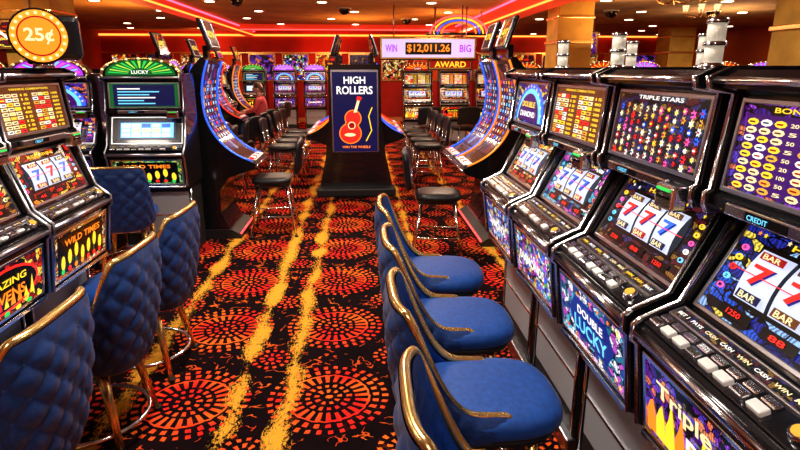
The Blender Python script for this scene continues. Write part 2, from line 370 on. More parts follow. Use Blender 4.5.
def belly(b, f, w, h, kind, bg, rnd):
    b.panel(f, 0, 0, w, h, bg, 'chrome', .009, uvs=(1.8, 1))
    if kind == 'lucky':
        b.poly(f, w * .5, h * .5, [(w * .36, 0), (w * .25, h * .32), (-w * .25, h * .32), (-w * .36, 0), (-w * .25, -h * .32), (w * .25, -h * .32)], 'e_dkblue', .006)
        b.text(f, 'DOUBLE', w * .30, h * .56, w * .40, h * .14, 'e_white')
        b.text(f, 'LUCKY', w * .24, h * .26, w * .52, h * .24, 'e_cyan')
        for i in range(18): b.star(f, w * rnd.uniform(.03, .97), h * rnd.choice([.08, .12, .9, .86]), h * .05, rnd.choice(BR), .007, 5)
    elif kind == 'fire':
        for i in range(11):
            u = w * (.06 + i * .087)
            b.poly(f, u, h * .05, [(-w * .045, 0), (w * .045, 0), (w * .035, h * .3), (w * .012, h * rnd.uniform(.4, .75)), (-w * .015, h * .4), (-w * .045, h * .25)], rnd.choice(['e_orange', 'e_yellow', 'e_red']), .006)
        b.text(f, 'Triple', w * .12, h * .58, w * .45, h * .26, 'e_cream', .01)
        b.text(f, 'Devils', w * .38, h * .26, w * .48, h * .24, 'e_white', .01)
    elif kind == 'hot':
        b.ell(f, w * .5, h * .5, w * .44, h * .42, 'e_red', .006, 20); b.ell(f, w * .5, h * .5, w * .41, h * .37, 'e_black', .007, 20)
        for i in range(9):
            b.poly(f, w * (.16 + i * .085), h * .18, [(-w * .03, 0), (w * .03, 0), (w * .0, h * rnd.uniform(.2, .4))], rnd.choice(['e_orange', 'e_yellow', 'e_red']), .008)
        b.text(f, 'BLAZING', w * .24, h * .58, w * .52, h * .14, 'e_yellow', .01)
        b.text(f, 'SEVENS', w * .26, h * .30, w * .48, h * .2, 'e_orange', .01)
        for i in range(7): b.ell(f, w * (.06 + i * .147), h * .06, w * .035, h * .05, ['e_yellow', 'e_green'][i % 2], .008)
    elif kind == 'fruit':
        b.rect(f, w * .06, h * .08, w * .88, h * .84, 'e_black', .006)
        for i in range(7):
            u = w * (.14 + i * .12)
            b.poly(f, u, h * .1, [(-w * .012, 0), (w * .012, 0), (w * .015, h * .3), (-w * .01, h * .3)], 'e_dkgreen', .007)
            b.ell(f, u + w * .01, h * (.32 + .08 * (i % 3)), w * .035, h * .17, 'e_yellow', .008); b.ell(f, u, h * .14, w * .03, h * .06, rnd.choice(['e_red', 'e_orange', 'e_green']), .009)
        b.text(f, 'WILD TIMES', w * .16, h * .68, w * .68, h * .15, 'e_orange', .014)
    elif kind == 'gem':
        for i in range(32):
            b.star(f, w * rnd.uniform(.05, .95), h * rnd.uniform(.08, .92), h * rnd.uniform(.05, .12), rnd.choice(['e_cyan', 'e_white', 'e_pink', 'e_purple', 'e_blue', 'e_cream']), .006 + i * .0002, 4, .35, rnd.random())
        b.text(f, 'DIAMONDS', w * .16, h * .40, w * .68, h * .2, 'e_white', .014)

def candle(b, x, y, z, s=1.0):
    b.cyl((x, y, z), (x, y, z + .02 * s), .036 * s, .034 * s, 'chrome', 16)
    b.cyl((x, y, z + .02 * s), (x, y, z + .07 * s), .027 * s, .027 * s, 'candleglass', 16)
    b.cyl((x, y, z + .07 * s), (x, y, z + .082 * s), .034 * s, .034 * s, 'chrome', 16)
    b.cyl((x, y, z + .082 * s), (x, y, z + .135 * s), .027 * s, .027 * s, 'candleglass', 16)
    b.cyl((x, y, z + .135 * s), (x, y, z + .15 * s), .033 * s, .028 * s, 'chrome', 16)

W = .655
def slot(name, seed, top='rows', topbg='a_blue', bel='lucky', belbg='a_blue', rbg='a_dark', body='black', trim='chrome', arch=None, video=False, dk=.125, rt=.262, tb=.155, cnd=True):
    rnd = random.Random(seed); b = B(); hw = W / 2; ZT = 1.69; ZV = 1.75
    b.box((0, .33, .35), (W - .05, .34, .70), 'blackmatte', .008)
    b.box((0, .157, .42), (W - .10, .01, .42), 'greypanel', .004)
    b.box((0, .150, .40), (W - .10, .012, .012), 'chrome', .002)
    b.box((0, .15, .045), (W - .03, .05, .09), 'steel', .008)
    b.tube([(-hw + .03, .15, .1), (-hw + .03, .15, .66)], .008, 'chrome', 6); b.tube([(hw - .03, .15, .1), (hw - .03, .15, .66)], .008, 'chrome', 6)
    prof = [(.07, .695), (.035, .72), (.0, .985), (-.018, 1.0), (-.018, 1.045), (0, 1.055), (dk, 1.10), (rt, 1.365), (tb + .005, 1.385), (tb - .015, 1.40), (tb - .015, 1.425), (tb, 1.435), (tb + .026, ZT), (tb - .04, ZT + .015), (tb - .05, ZV - .02), (tb - .01, ZV), (.50, ZV), (.50, .695)]
    b.prism(prof, -hw + .012, hw - .012, body, .003)
    ch = [(.06, .70), (.02, .72), (-.012, .985), (-.03, 1.0), (-.03, 1.05), (-.01, 1.065), (dk - .025, 1.115), (rt - .037, 1.375), (tb - .015, 1.375), (tb - .03, 1.40), (tb - .03, 1.43), (tb - .015, 1.44), (tb + .01, ZT), (tb - .06, ZT + .012), (tb - .065, ZV - .015), (tb - .01, ZV + .01), (.49, ZV + .01), (.49, .70)]
    b.prism(ch, -hw, -hw + .022, body, .003); b.prism(ch, hw - .022, hw, body, .003)
    for sx in (-hw + .011, hw - .011):
        b.tube([(sx, y - .003, z) for y, z in ch[1:8]], .0075, trim, 6)
        b.tube([(sx, y - .003, z) for y, z in ch[8:15]], .0060, trim, 6)
    f = F((-hw + .045, .0335, .735), (1, 0, 0), V((0, -.035, .265)))
    belly(b, f, W - .09, .235, bel, belbg, rnd)
    b.tube([(-hw + .02, -.022, 1.022), (hw - .02, -.022, 1.022)], .014, trim, 8)
    b.box((0, .045, .705), (W - .06, .05, .02), 'chrome', .004)
    f = F((-hw + .03, -.012, 1.056), (1, 0, 0), V((0, dk, .045)))
    fm = f.mat(); dw = W - .06; q = dk / .125
    b.box((dw / 2, .062 * q, .004), (dw, .118 * q, .008), 'black', .002, fm, 1)
    b.panel(f, .01, .078 * q, dw - .02, .042 * q, 'a_dark', 'steel', .004, .009, (3, .3))
    for i in range(8):
        b.box((.035 + i * .058, .026 * q, .012), (.046, .026 * q, .016), 'whiteplastic' if i % 3 else 'chrome', .004, fm, 2)
        b.box((.035 + i * .058, .056 * q, .011), (.046, .020 * q, .012), 'chrome', .003, fm, 1)
    b.cyl(f.p(dw - .055, .04 * q, .005), f.p(dw - .055, .04 * q, .024), .024, .020, 'chrome', 14)
    b.cyl(f.p(dw - .055, .04 * q, .024), f.p(dw - .055, .04 * q, .028), .016, .014, 'e_gold', 14)
    for i in range(9): b.text(f, rnd.choice(['BET 1', 'SPIN', 'MAX', 'CASH', 'WIN', 'PAYS']), .022 + i * .062, .092 * q, .045, .011 * q, rnd.choice(['e_white', 'e_cream', 'e_yellow', 'e_white']), .014)
    rh = math.hypot(rt - dk, .265)
    f = F((-hw + .04, dk + .0085, 1.117), (1, 0, 0), V((0, rt - dk, .265)))
    if video:
        b.panel(f, 0, 0, W - .08, .25, 'black', 'steel', .008)
        b.rect(f, .05, .035, W - .18, .185, 'e_navy', .008)
        b.rect(f, .07, .055, W - .22, .145, 'e_cyan', .010)
        for i in range(5):
            for j in range(3): b.rect(f, .08 + i * .082, .062 + j * .045, .07, .037, rnd.choice(['e_white', 'e_cream', 'e_blue', 'e_white', 'e_reel']), .012)
    else:
        reels(b, f, W - .08, rh * .88, rnd, 3, rbg)
    f = F((-hw + .03, tb - .016, 1.398), (1, 0, 0), (0, 0, 1)); fm = f.mat()
    b.box((.28, .014, .012), (.40, .030, .022), trim, .004, fm)
    b.rect(f, .16, .004, .14, .02, 'e_black', .024); b.text(f, 'CREDIT', .17, .007, .07, .013, 'e_cyan', .026)
    b.box((.53, -.012, .024), (.10, .075, .05), 'chrome', .008, fm); b.box((.53, -.010, .051), (.06, .010, .006), 'e_black', 0, fm)
    b.box((.53, .012, .050), (.07, .008, .006), 'e_green', 0, fm)
    f = F((-hw + .045, tb + .001, 1.45), (1, 0, 0), V((0, .026, .24)))
    paytable(b, f, W - .09, .225, top, topbg, rnd)
    b.tube([(-hw + .01, tb - .055, ZV - .025), (hw - .01, tb - .055, ZV - .025)], .010, trim, 6)
    if arch:
        f = F((0, tb - .015, ZV - .01), (1, 0, 0), (0, 0, 1)); k = 20; AH = .155
        pts = [(hw * .95 * math.cos(math.pi * i / k), AH * math.sin(math.pi * i / k) ** .8) for i in range(k + 1)]
        b.prism([(-p_[0], p_[1]) for p_ in pts], 0, .12, body, 0, Matrix(((0, -1, 0, 0), (1, 0, 0, tb - .015), (0, 0, 1, ZV - .01), (0, 0, 0, 1))))
        b.poly(f, 0, .004, [(x * .9, y * .9) for x, y in pts], arch, .004)
        for i in range(1, 16):
            a = math.pi * i / 16
            b.poly(f, 0, .01, [(.10 * math.cos(a - .05), .06 * math.sin(a - .05)), (.26 * math.cos(a - .05), .125 * math.sin(a - .05)), (.26 * math.cos(a + .05), .125 * math.sin(a + .05)), (.10 * math.cos(a + .05), .06 * math.sin(a + .05))], ('e_lime', 'e_green')[i % 2] if arch == 'e_dkgreen' else ('e_cyan', 'e_pink')[i % 2] if arch == 'e_purple' else ('e_yellow', 'e_red')[i % 2], .006)
        b.text(f, 'LUCKY', -.07, .018, .14, .032, 'e_white', .012)
        b.tube([f.p(x, y, .005) for x, y in pts], .012, 'gold', 8)
        for i in range(0, k + 1, 2): b.cyl(f.p(pts[i][0], pts[i][1], .012), f.p(pts[i][0], pts[i][1], .028), .012, .008, 'e_cream', 8)
    elif cnd:
        candle(b, 0, .33, ZV, 1.05)
    return b.mesh(name)
SM = {}
LK = dict(dk=.07, rt=.165, tb=.13, trim='steel')
SM['r1'] = slot('slot_r1', 1, 'coins', 'a_purple', 'fire', 'a_purple', 'a_blue')
SM['r2'] = slot('slot_r2', 2, 'stars', 'a_dark', 'lucky', 'a_teal', 'a_dark')
SM['r3'] = slot('slot_r3', 3, 'rows', 'e_brown', 'gem', 'a_mix', 'a_teal')
SM['r4'] = slot('slot_r4', 4, 'fan', 'a_blue', 'gem', 'a_blue', 'a_gold')
SM['l1'] = slot('slot_l1', 5, 'rows', 'e_dkred', 'hot', 'a_fire', 'a_gold', cnd=False, **LK)
SM['l2'] = slot('slot_l2', 6, 'rows', 'e_brown', 'fruit', 'a_gold', 'a_fire', cnd=False, **LK)
SM['green'] = slot('slot_green', 7, 'video', 'e_dkgreen', 'fruit', 'a_green', 'a_teal', arch='e_dkgreen', video=True, **LK)
SM['purple'] = slot('slot_purple', 8, 'fan', 'a_purple', 'gem', 'a_purple', 'a_purple', arch='e_purple')
SM['gold'] = slot('slot_gold', 9, 'rows', 'e_brown', 'fire', 'a_gold', 'a_gold', arch='e_dkred')

XR = .80
for k, yc in zip(('r2', 'r1', 'r2', 'r3', 'r4'), (.41, 1.105, 1.80, 2.495, 3.19)):
    put(SM[k], 'slot_machine', (XR, yc, 0), -90)
for i, k in enumerate(('r3', 'r1', 'r4', 'r2')):
    put(SM[k], 'slot_machine', (XR + 1.06, 1.12 + .695 * i, 0), 90)
XL = -1.49
for k, yc in zip(('l2', 'l1', 'l2'), (1.63, 2.30, 2.97)):
    put(SM[k], 'slot_machine', (XL, yc, 0), 90)
for k, x in (('green', -1.98), ('purple', -2.80), ('gold', -3.60), ('purple', -4.40)):
    put(SM[k], 'slot_machine', (x, 5.28, 0), 0, (1.1, 1, .975))

# ------------------------------------------------------------------ curved screen machines
def bez(p, t):
    a, b_, c, d = [V(q) for q in p]; s = 1 - t
    return a * s ** 3 + b_ * 3 * s * s * t + c * 3 * s * t * t + d * t ** 3
def arcslot(name, artm, led, sign, seed):
    rnd = random.Random(seed); b = B(); hw = .33
    cp = [(.0, 1.84), (.17, 1.45), (.10, 1.0), (-.36, .83)]
    arc = [bez(cp, i / 18) for i in range(19)]
    prof = [(p.x, p.y) for p in arc] + [(-.42, .80), (-.40, .75), (-.13, .66), (-.03, .52), (-.02, .28), (-.10, .10), (-.12, 0), (.26, 0), (.28, .5), (.31, 1.0), (.27, 1.4), (.16, 1.75), (.05, 1.87)]
    b.prism(prof, -hw, hw, 'black')
    def scr(s, t):
        p = bez(cp, .03 + t * .82); q = bez(cp, .03 + t * .82 + .01); d = (q - p).normalized(); n = V((-d.y, d.x)) * -1
        if n.x > 0: n = -n
        return V((-hw + .05 + s * (2 * hw - .10), p.x + n.x * .006, p.y + n.y * .006))
    b.grid(scr, 1, 20, artm)
    for j in range(9):
        for i in range(5):
            t = .16 + j * .075; s = .14 + i * .18
            A = scr(s - .07, t); C = scr(s + .07, t); D = scr(s - .07, t + .055); Ee = scr(s + .07, t + .055)
            o = V((0, -.006, .003)); o2 = V((0, -.009, .004))
            b.face([A + o, C + o, Ee + o, D + o], rnd.choice(['e_navy', 'e_dkblue', 'e_dkpurple', 'e_brown']))
            A = scr(s - .035, t + .012); C = scr(s + .035, t + .012); D = scr(s - .035, t + .043); Ee = scr(s + .035, t + .043)
            b.face([A + o2, C + o2, Ee + o2, D + o2], rnd.choice(['e_cream', 'e_cyan', 'e_orange', 'e_reel', 'e_blue', 'e_red', 'e_gold']))
    for sx in (-hw + .015, hw - .015):
        b.tube([(sx, p.x - .01, p.y) for p in arc], .010, led, 6)
        b.tube([(sx, p.x - .004, p.y - .03) for p in arc[2:]], .006, 'chrome', 6)
    f = F((-hw + .05, -.41, .825), (1, 0, 0), V((0, .14, .02))); fm = f.mat()
    b.box((.28, .05, 0), (.56, .10, .02), 'steel', .004, fm)
    for i in range(6): b.box((.06 + i * .08, .05, .016), (.05, .04, .014), 'e_white' if i % 2 else 'e_red', .003, fm, 1)
    b.tube([(-hw, -.425, .78), (hw, -.425, .78)], .014, 'chrome', 8)
    b.prism([(-.22, 0), (-.22, .04), (-.12, .10), (.26, .10), (.26, 0)], -hw - .02, hw + .02, 'blackmatte')
    b.tube([(-hw, -.215, .055), (hw, -.215, .055)], .010, 'e_neonred', 6)
    b.box((0, .07, 1.92), (.14, .05, .14), 'black', .01)
    f = F((-.19, -.03, 1.96), (1, 0, 0), V((0, .12, .36)))
    b.box((.19, .15, -.02), (.40, .32, .035), 'black', .01, f.mat())
    b.panel(f, .02, .02, .34, .26, sign, 'steel', .008)
    b.text(f, rnd.choice(['ROYAL', 'JACKPOT']), .05, .11, .28, .07, 'e_yellow', .012)
    return b.mesh(name)
AM = [arcslot('arc_a', 'a_arc', 'e_blue', 'a_dark', 3), arcslot('arc_b', 'a_arc2', 'e_orange', 'a_fire', 5), arcslot('arc_c', 'a_arc', 'e_red', 'a_purple', 8)]
AN = 'curved_screen_slot_machine'
put(AM[0], AN, (-1.52, 6.22, 0), 90)
put(AM[1], AN, (1.42, 5.75, 0), -90)
put(AM[0], AN, (1.42, 6.45, 0), -90)
for i in range(3):
    put(AM[(i + 1) % 3], AN, (-.08 - .32, 8.78 + .72 * i, 0), -90)
    put(AM[i % 3], AN, (-.08 + .32, 8.78 + .72 * i, 0), 90)
for i in range(8):
    put(AM[i % 3] if i % 2 else SM[('r3', 'purple', 'l2', 'gold')[i // 2]], AN if i % 2 else 'slot_machine', (-2.75, 7.6 + .82 * i, 0), 90)

# ------------------------------------------------------------------ poster end cap
b = B()
b.prism([(-.36, 1.82), (.36, 1.82), (.37, 1.1), (.43, .55), (.52, .14), (.52, 0), (-.52, 0), (-.52, .14), (-.43, .55), (-.37, 1.1)], 0, .22, 'black', 0, Matrix(((0, 1, 0, 0), (1, 0, 0, 0), (0, 0, 1, 0), (0, 0, 0, 1))))
b.box((0, -.06, .06), (1.12, .34, .12), 'blackmatte', .02)
f = F((-.31, -.004, .62), (1, 0, 0), (0, 0, 1))
b.box((.31, .56, .006), (.66, 1.14, .012), 'steel', .004, f.mat())
b.rect(f, 0, 0, .62, 1.10, 'e_navy', .014)
b.text(f, 'HIGH', .16, .94, .30, .10, 'e_white', .018); b.text(f, 'ROLLERS', .06, .80, .50, .11, 'e_white', .018)
b.ell(f, .24, .26, .16, .15, 'e_orange', .018, 20); b.ell(f, .28, .47, .12, .12, 'e_orange', .018, 20); b.ell(f, .26, .36, .10, .12, 'e_orange', .019, 20)
b.ell(f, .24, .26, .145, .135, 'e_red', .0195, 20); b.ell(f, .28, .47, .105, .105, 'e_red', .0195, 20); b.ell(f, .26, .36, .085, .11, 'e_red', .0196, 20)
b.ell(f, .26, .37, .055, .055, 'e_cream', .022, 16); b.ell(f, .26, .37, .042, .042, 'e_dkred', .023, 16); b.ell(f, .235, .24, .08, .025, 'e_cream', .022, 16)
b.poly(f, .31, .55, [(-.022, 0), (.022, 0), (.075, .18), (.040, .19)], 'e_cream', .020)
b.poly(f, .36, .72, [(-.03, 0), (.03, -.01), (.05, .04), (-.015, .055)], 'e_red', .021)
b.tube([f.p(.46, .15, .02), f.p(.54, .3, .02), f.p(.50, .5, .02), f.p(.55, .62, .02)], .009, 'e_yellow', 6)
b.text(f, 'WIN THE WHEELS', .12, .05, .40, .035, 'e_orange', .018)
put(b.mesh('poster_kiosk'), 'poster_kiosk', (-.08, 8.05, 0))

# ------------------------------------------------------------------ chairs
def cushion(b, cx, cy, cz, a, d, h, mat, pw=3.2, flat=.35):
    n = 36; m = 10
    def fn(s, t):
        th = 2 * math.pi * s; ph = math.pi * (t - .5)
        c, si = math.cos(th), math.sin(th)
        rr = (abs(c) ** pw + abs(si) ** pw) ** (-1 / pw)
        k = max(math.cos(ph), 0) ** flat
        if t in (0, 1): k = 0
        return V((cx + a * rr * c * k, cy + d * rr * si * k, cz + h * math.copysign(abs(math.sin(ph)) ** .8, math.sin(ph)) ))
    b.grid(fn, n, m, mat, cu=True)
def sm(x): x = max(0, min(1, x)); return x * x * (3 - 2 * x)
def blue_chair(name):
    b = B()
    cushion(b, 0, .065, .515, .250, .275, .058, 'bluefab2')
    cushion(b, 0, .065, .455, .225, .25, .03, 'blackmatte')
    A = math.radians(93)
    def plan(ph, ax, ay, e):
        c, s_ = math.cos(ph), math.sin(ph)
        return V((ax * math.copysign(abs(s_) ** e, s_), -ay * math.copysign(abs(c) ** e, c), 0))
    def rim(s):
        ph = -A + 2 * A * s; k = abs(ph) / A
        p = plan(ph, .285, .30, .56); dr = sm((k - .36) / .64)
        p.x *= 1 - .30 * dr; p.y += .03 * dr
        p.z = .965 + .012 * math.cos(ph * 2) - .40 * dr ** .95
        return p
    def bott(s):
        ph = -A + 2 * A * s; k = abs(ph) / A
        p = plan(ph, .215, .235, .72); p.z = .43 + .05 * k ** 2; return p
    def raw(s, t):
        a_, c_ = bott(s), rim(s); p = a_.lerp(c_, t)
        bul = math.sin(math.pi * t) * .018; d = V((p.x, p.y - .02, 0)).normalized(); return p + d * bul
    def nor(s, t):
        e = .004; s0, s1, t0, t1 = max(s - e, 0), min(s + e, 1), max(t - e, 0), min(t + e, 1)
        n = (raw(s1, t) - raw(s0, t)).cross(raw(s, t1) - raw(s, t0)).normalized()
        c = raw(s, t); o = V((c.x, c.y - .1, 0))
        return n if n.dot(o) > 0 else -n
    tab = [0.0]
    for i in range(1, 201): tab.append(tab[-1] + (raw(i / 200, .6) - raw((i - 1) / 200, .6)).length)
    L_ = tab[-1]
    def shell(s, t, off, amp):
        i = min(int(s * 200), 199); ar = tab[i] + (tab[i + 1] - tab[i]) * (s * 200 - i) - L_ / 2
        p = raw(s, t); n = nor(s, t); p_ = .12; hh = p.z
        a1 = math.sin(math.pi * (ar + hh) / p_); a2 = math.sin(math.pi * (ar - hh) / p_)
        edge = min(1, min(s, 1 - s) * 12) * min(1, min(t, 1 - t) * 8)
        puff = amp * (abs(a1) * abs(a2)) ** .5 * edge
        return p + n * (off + (puff if off > 0 else -puff))
    b.grid(lambda s, t: shell(s, t, .022, .017), 130, 48, 'bluefab')
    b.grid(lambda s, t: shell(s, t, -.016, .010), 100, 36, 'bluefab2')
    for s0 in (0, 1): b.grid(lambda s, t, s0=s0: shell(s0, t, .022, 0).lerp(shell(s0, t, -.016, 0), s), 1, 10, 'bluefab')
    b.grid(lambda s, t: shell(s, 0, .022, 0).lerp(shell(s, 0, -.016, 0), t), 60, 1, 'bluefab')
    top = [shell(i / 70, 1, .004, 0) + V((0, 0, .005)) for i in range(71)]
    def endp(p, sx):
        return [p + V((0, .02, -.012)), p + V((-sx * .004, .03, -.03)), V((p.x * .97, p.y + .02, .50))]
    b.tube(list(reversed(endp(top[0], -1))) + top + endp(top[-1], 1), .0155, 'gold', 10)
    b.tube([shell(i / 40, 0, .012, 0) for i in range(41)], .010, 'gold', 8)
    p_ = .12
    def s_at(ar):
        for i in range(200):
            if tab[i + 1] - L_ / 2 >= ar: return i / 200
        return 1
    for i in range(-8, 9):
        for j in range(7, 17):
            if (i + j) % 2: continue
            s = s_at(i * p_ / 2); hh = j * p_ / 2
            if not .05 < s < .95: continue
            zb, zt = bott(s).z, rim(s).z; t = (hh - zb) / (zt - zb)
            if .08 < t < .93:
                c = shell(s, t, .022, 0); d = nor(s, t)
                b.cyl(c - d * .002, c + d * .005, .006, .004, 'piping', 6)
    for sx in (-1, 1):
        for sy in (-1, 1):
            p0 = V((sx * .15, .04 + sy * .16, .44)); p1 = V((sx * .205, .03 + sy * .22, .0))
            b.tube([p0, p0.lerp(p1, .5), p1], .021, 'gold', 8, rf=lambda k: 1.25 - .55 * k)
            b.cyl(p1, p1 + V((0, 0, .02)), .022, .022, 'blackmatte', 8)
    b.tube([(.255 * math.cos(k * math.pi / 20), .03 + .255 * math.sin(k * math.pi / 20), .115) for k in range(40)], .011, 'chrome', 8, True)
    b.box((0, .04, .43), (.34, .36, .025), 'golddark', .006)
    return b.mesh(name)
CH = blue_chair('upholstered_slot_chair')
CN = 'upholstered_slot_chair'
for y, r_ in ((1.23, -91), (1.91, -89), (2.59, -90), (3.29, -92)): put(CH, CN, (.405, y, 0), r_)
for y, r_ in ((1.78, 89), (2.51, 88), (3.20, 88)): put(CH, CN, (-1.31, y, 0), r_)
put(CH, CN, (-2.08, 4.93, 0), 10); put(CH, CN, (-2.85, 4.90, 0), -5)

def dark_stool(name):
    b = B()
    cushion(b, 0, 0, .60, .22, .22, .045, 'blackseat', 4)
    b.box((0, 0, .555), (.36, .36, .03), 'blackmatte', .008)
    for sx in (-1, 1):
        for sy in (-1, 1):
            b.tube([(sx * .15, sy * .15, .55), (sx * .24, sy * .24, 0)], .014, 'chrome', 8)
            b.cyl((sx * .24, sy * .24, 0), (sx * .24, sy * .24, .015), .02, .02, 'blackmatte', 8)
    k = .205
    b.tube([(-k, -k, .22), (k, -k, .22), (k, k, .22), (-k, k, .22)], .010, 'chrome', 6, True)
    for sx in (-1, 1): b.tube([(sx * .15, -.18, .56), (sx * .16, -.25, .70), (sx * .16, -.27, .85)], .012, 'chrome', 8)
    def bk(s, t):
        x = (s - .5) * .44; return V((x, -.26 - .03 * math.cos(x * 6) - .03 * t, .70 + t * .30 + .02 * math.cos(x * 7)))
    b.grid(lambda s, t: bk(s, t) + V((0, -.025, 0)), 14, 8, 'blackseat'); b.grid(lambda s, t: bk(s, t) + V((0, .025, 0)), 14, 8, 'blackseat')
    edge = [bk(i / 14, 0) for i in range(15)] + [bk(1, i / 6) for i in range(1, 7)] + [bk(1 - i / 14, 1) for i in range(1, 15)] + [bk(0, 1 - i / 6) for i in range(1, 6)]
    b.tube(edge, .026, 'blackseat', 8, True)
    return b.mesh(name)
DS = dark_stool('black_stool'); DN = 'black_bar_stool'
put(DS, DN, (-.97, 6.12, 0), 93); put(DS, DN, (.72, 5.20, 0), -97)
for i in range(4):
    put(DS, DN, (-1.20, 8.75 + .72 * i, 0), -90 + RN.uniform(-12, 12)); put(DS, DN, (1.04, 8.75 + .72 * i, 0), 90 + RN.uniform(-12, 12))
for i in range(8): put(DS, DN, (-1.98, 7.6 + .82 * i, 0), 90 + RN.uniform(-15, 15))

# ------------------------------------------------------------------ distant machine rows
for i, x in enumerate((1.25, 2.05, 2.85, 3.65)):
    put(SM[('gold', 'l1', 'l2', 'gold')[i]], 'slot_machine', (x, 12.4, 0), 0)
    put(DS, DN, (x + .05, 11.6, 0), RN.uniform(-15, 15))
for i in range(7):
    put(SM['purple'] if i % 3 else SM['green'], 'slot_machine', (-5.6 + i * .86, 16.6, 0), 0)
for i in range(7):
    put(SM[('gold', 'purple', 'l1')[i % 3]], 'slot_machine', (4.6 + i * .8, 10.6, 0), 0)
for i in range(5):
    put(SM[('gold', 'green', 'l1')[i % 3]], 'slot_machine', (-7.8 + i * .8, 8.6, 0), 0)

# ------------------------------------------------------------------ 25c round sign
b = B()
f = F((0, 0, 0), (1, 0, 0), (0, 0, 1))
b.cyl((0, .05, 0), (0, -.03, 0), .132, .132, 'black', 32); b.cyl((0, -.03, 0), (0, -.04, 0), .122, .122, 'e_signor', 32); b.cyl((0, -.04, 0), (0, -.044, 0), .094, .094, 'e_dkred', 32); b.cyl((0, -.044, 0), (0, -.046, 0), .087, .087, 'e_orange', 32)
b.text(f, '25¢', -.062, -.038, .124, .076, 'e_cream', .050)
for i in range(20): 
    a = i * math.pi / 10; b.cyl((.108 * math.cos(a), -.035, .108 * math.sin(a)), (.108 * math.cos(a), -.05, .108 * math.sin(a)), .009, .006, 'e_cream', 8)
b.box((.09, .17, .0), (.20, .22, .22), 'black', .03)
b.box((-.02, .30, -.10), (.10, .20, .06), 'black', .01)
b.cyl((0, .02, -.12), (0, .02, -.15), .045, .05, 'chrome', 12)
put(b.mesh('denomination_sign'), 'round_denomination_sign', (-1.50, 2.88, 1.90), 28, .95)

# ------------------------------------------------------------------ hanging signs
def hang(name, w, h, d, loc, bg, txts, rim='gold', ceil=3.0, rz=0):
    b = B(); b.box((0, 0, 0), (w, d, h), 'black', .02)
    f = F((-w / 2, -d / 2 - .002, -h / 2), (1, 0, 0), (0, 0, 1)); b.panel(f, .04, .04, w - .08, h - .08, bg, rim, .02, .006)
    for (s, u, v, tw, th, m, back) in txts:
        if back: b.rect(f, u * w - .03, v * h - .03, tw * w + .06, th * h + .06, back, .012)
        b.text(f, s, u * w, v * h, tw * w, th * h, m, .02)
    t = ceil - loc[2]
    for sx in (-.35, .35): b.cyl((sx * w, 0, h / 2), (sx * w, 0, t), .012, .012, 'steel', 6)
    return put(b.mesh(name), name, loc, rz)
hang('jackpot_meter_sign', 2.0, .46, .2, (1.40, 12.0, 2.17), 'e_lilac', [('$12,011.26', .28, .30, .44, .38, 'e_orange', 'e_black'), ('WIN', .06, .34, .12, .32, 'e_purple', None), ('BIG', .82, .34, .12, .32, 'e_purple', None)])
hang('award_sign', .95, .24, .12, (1.90, 12.25, 1.86), 'e_dkred', [('AWARD', .15, .24, .7, .5, 'e_yellow', None)], ceil=3.0)
hang('purple_game_sign', .8, .5, .12, (4.4, 11.6, 2.25), 'a_purple', [('ACES', .15, .3, .7, .4, 'e_white', None)])
hang('orange_game_sign', 1.2, .45, .12, (-5.3, 9.2, 2.25), 'a_fire', [('KENO', .15, .3, .7, .4, 'e_white', None)], 'gold')
b = B()
for i, m_ in enumerate(('e_neonred', 'e_yellow', 'e_blue', 'e_orange')):
    r_ = .62 - i * .08; b.tube([(r_ * math.cos(math.pi * k / 20), 0, r_ * .6 * math.sin(math.pi * k / 20)) for k in range(21)], .020, m_, 6)
b.box((0, .05, .0), (1.4, .08, .06), 'black', .01)
for sx in (-.5, .5): b.cyl((sx, .05, .02), (sx, .05, .5), .012, .012, 'steel', 6)
put(b.mesh('neon_arch_sign'), 'neon_arch_sign', (2.15, 12.7, 2.50))

# ------------------------------------------------------------------ room shell
P('ceil', (.56, .31, .13), .85, noise=.35, nscale=1.2)
P('ceil2', (.42, .28, .15), .85, noise=.45, nscale=1.5)
P('wallred', (.38, .020, .010), .7, noise=.5, nscale=.9)
P('wallor', (.55, .12, .02), .7, noise=.3, nscale=1.0)
P('wallyel', (.62, .36, .06), .6, noise=.3, nscale=3)
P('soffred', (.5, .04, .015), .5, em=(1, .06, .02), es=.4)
X0, X1, Y0, Y1, ZC = -8.5, 11.0, -2.5, 20.0, 3.0
def rbox(name, c, d, mat, bev=0):
    b = B(); b.box((0, 0, 0), d, mat, bev); return put(b.mesh(name), name, c)
cx, cy = (X0 + X1) / 2, (Y0 + Y1) / 2; DX, DY = X1 - X0, Y1 - Y0
rbox('floor', (cx, cy, -.05), (DX, DY, .1), 'carpet')
rbox('ceiling', (cx, cy, ZC + .05), (DX, DY, .1), 'ceil')
rbox('wall_far', (cx, Y1 + .05, ZC / 2), (DX, .1, ZC), 'wallred')
rbox('wall_near', (cx, Y0 - .05, ZC / 2), (DX, .1, ZC), 'wallor')
rbox('wall_left', (X0 - .05, cy, ZC / 2), (.1, DY, ZC), 'wallred')
rbox('wall_right', (X1 + .05, cy, ZC / 2), (.1, DY, ZC), 'wallor')
rbox('baseboard_far', (cx, Y1 - .015, .07), (DX, .03, .14), 'woodtan')
rbox('baseboard_left', (X0 + .015, cy, .07), (.03, DY, .14), 'woodtan')
rbox('baseboard_right', (X1 - .015, cy, .07), (.03, DY, .14), 'woodtan')
rbox('trim_1', (cx, Y1 - .04, 2.86), (DX, .08, .06), 'e_neonor')
rbox('trim_2', (cx, Y1 - .03, 2.3), (DX, .05, .04), 'gold')
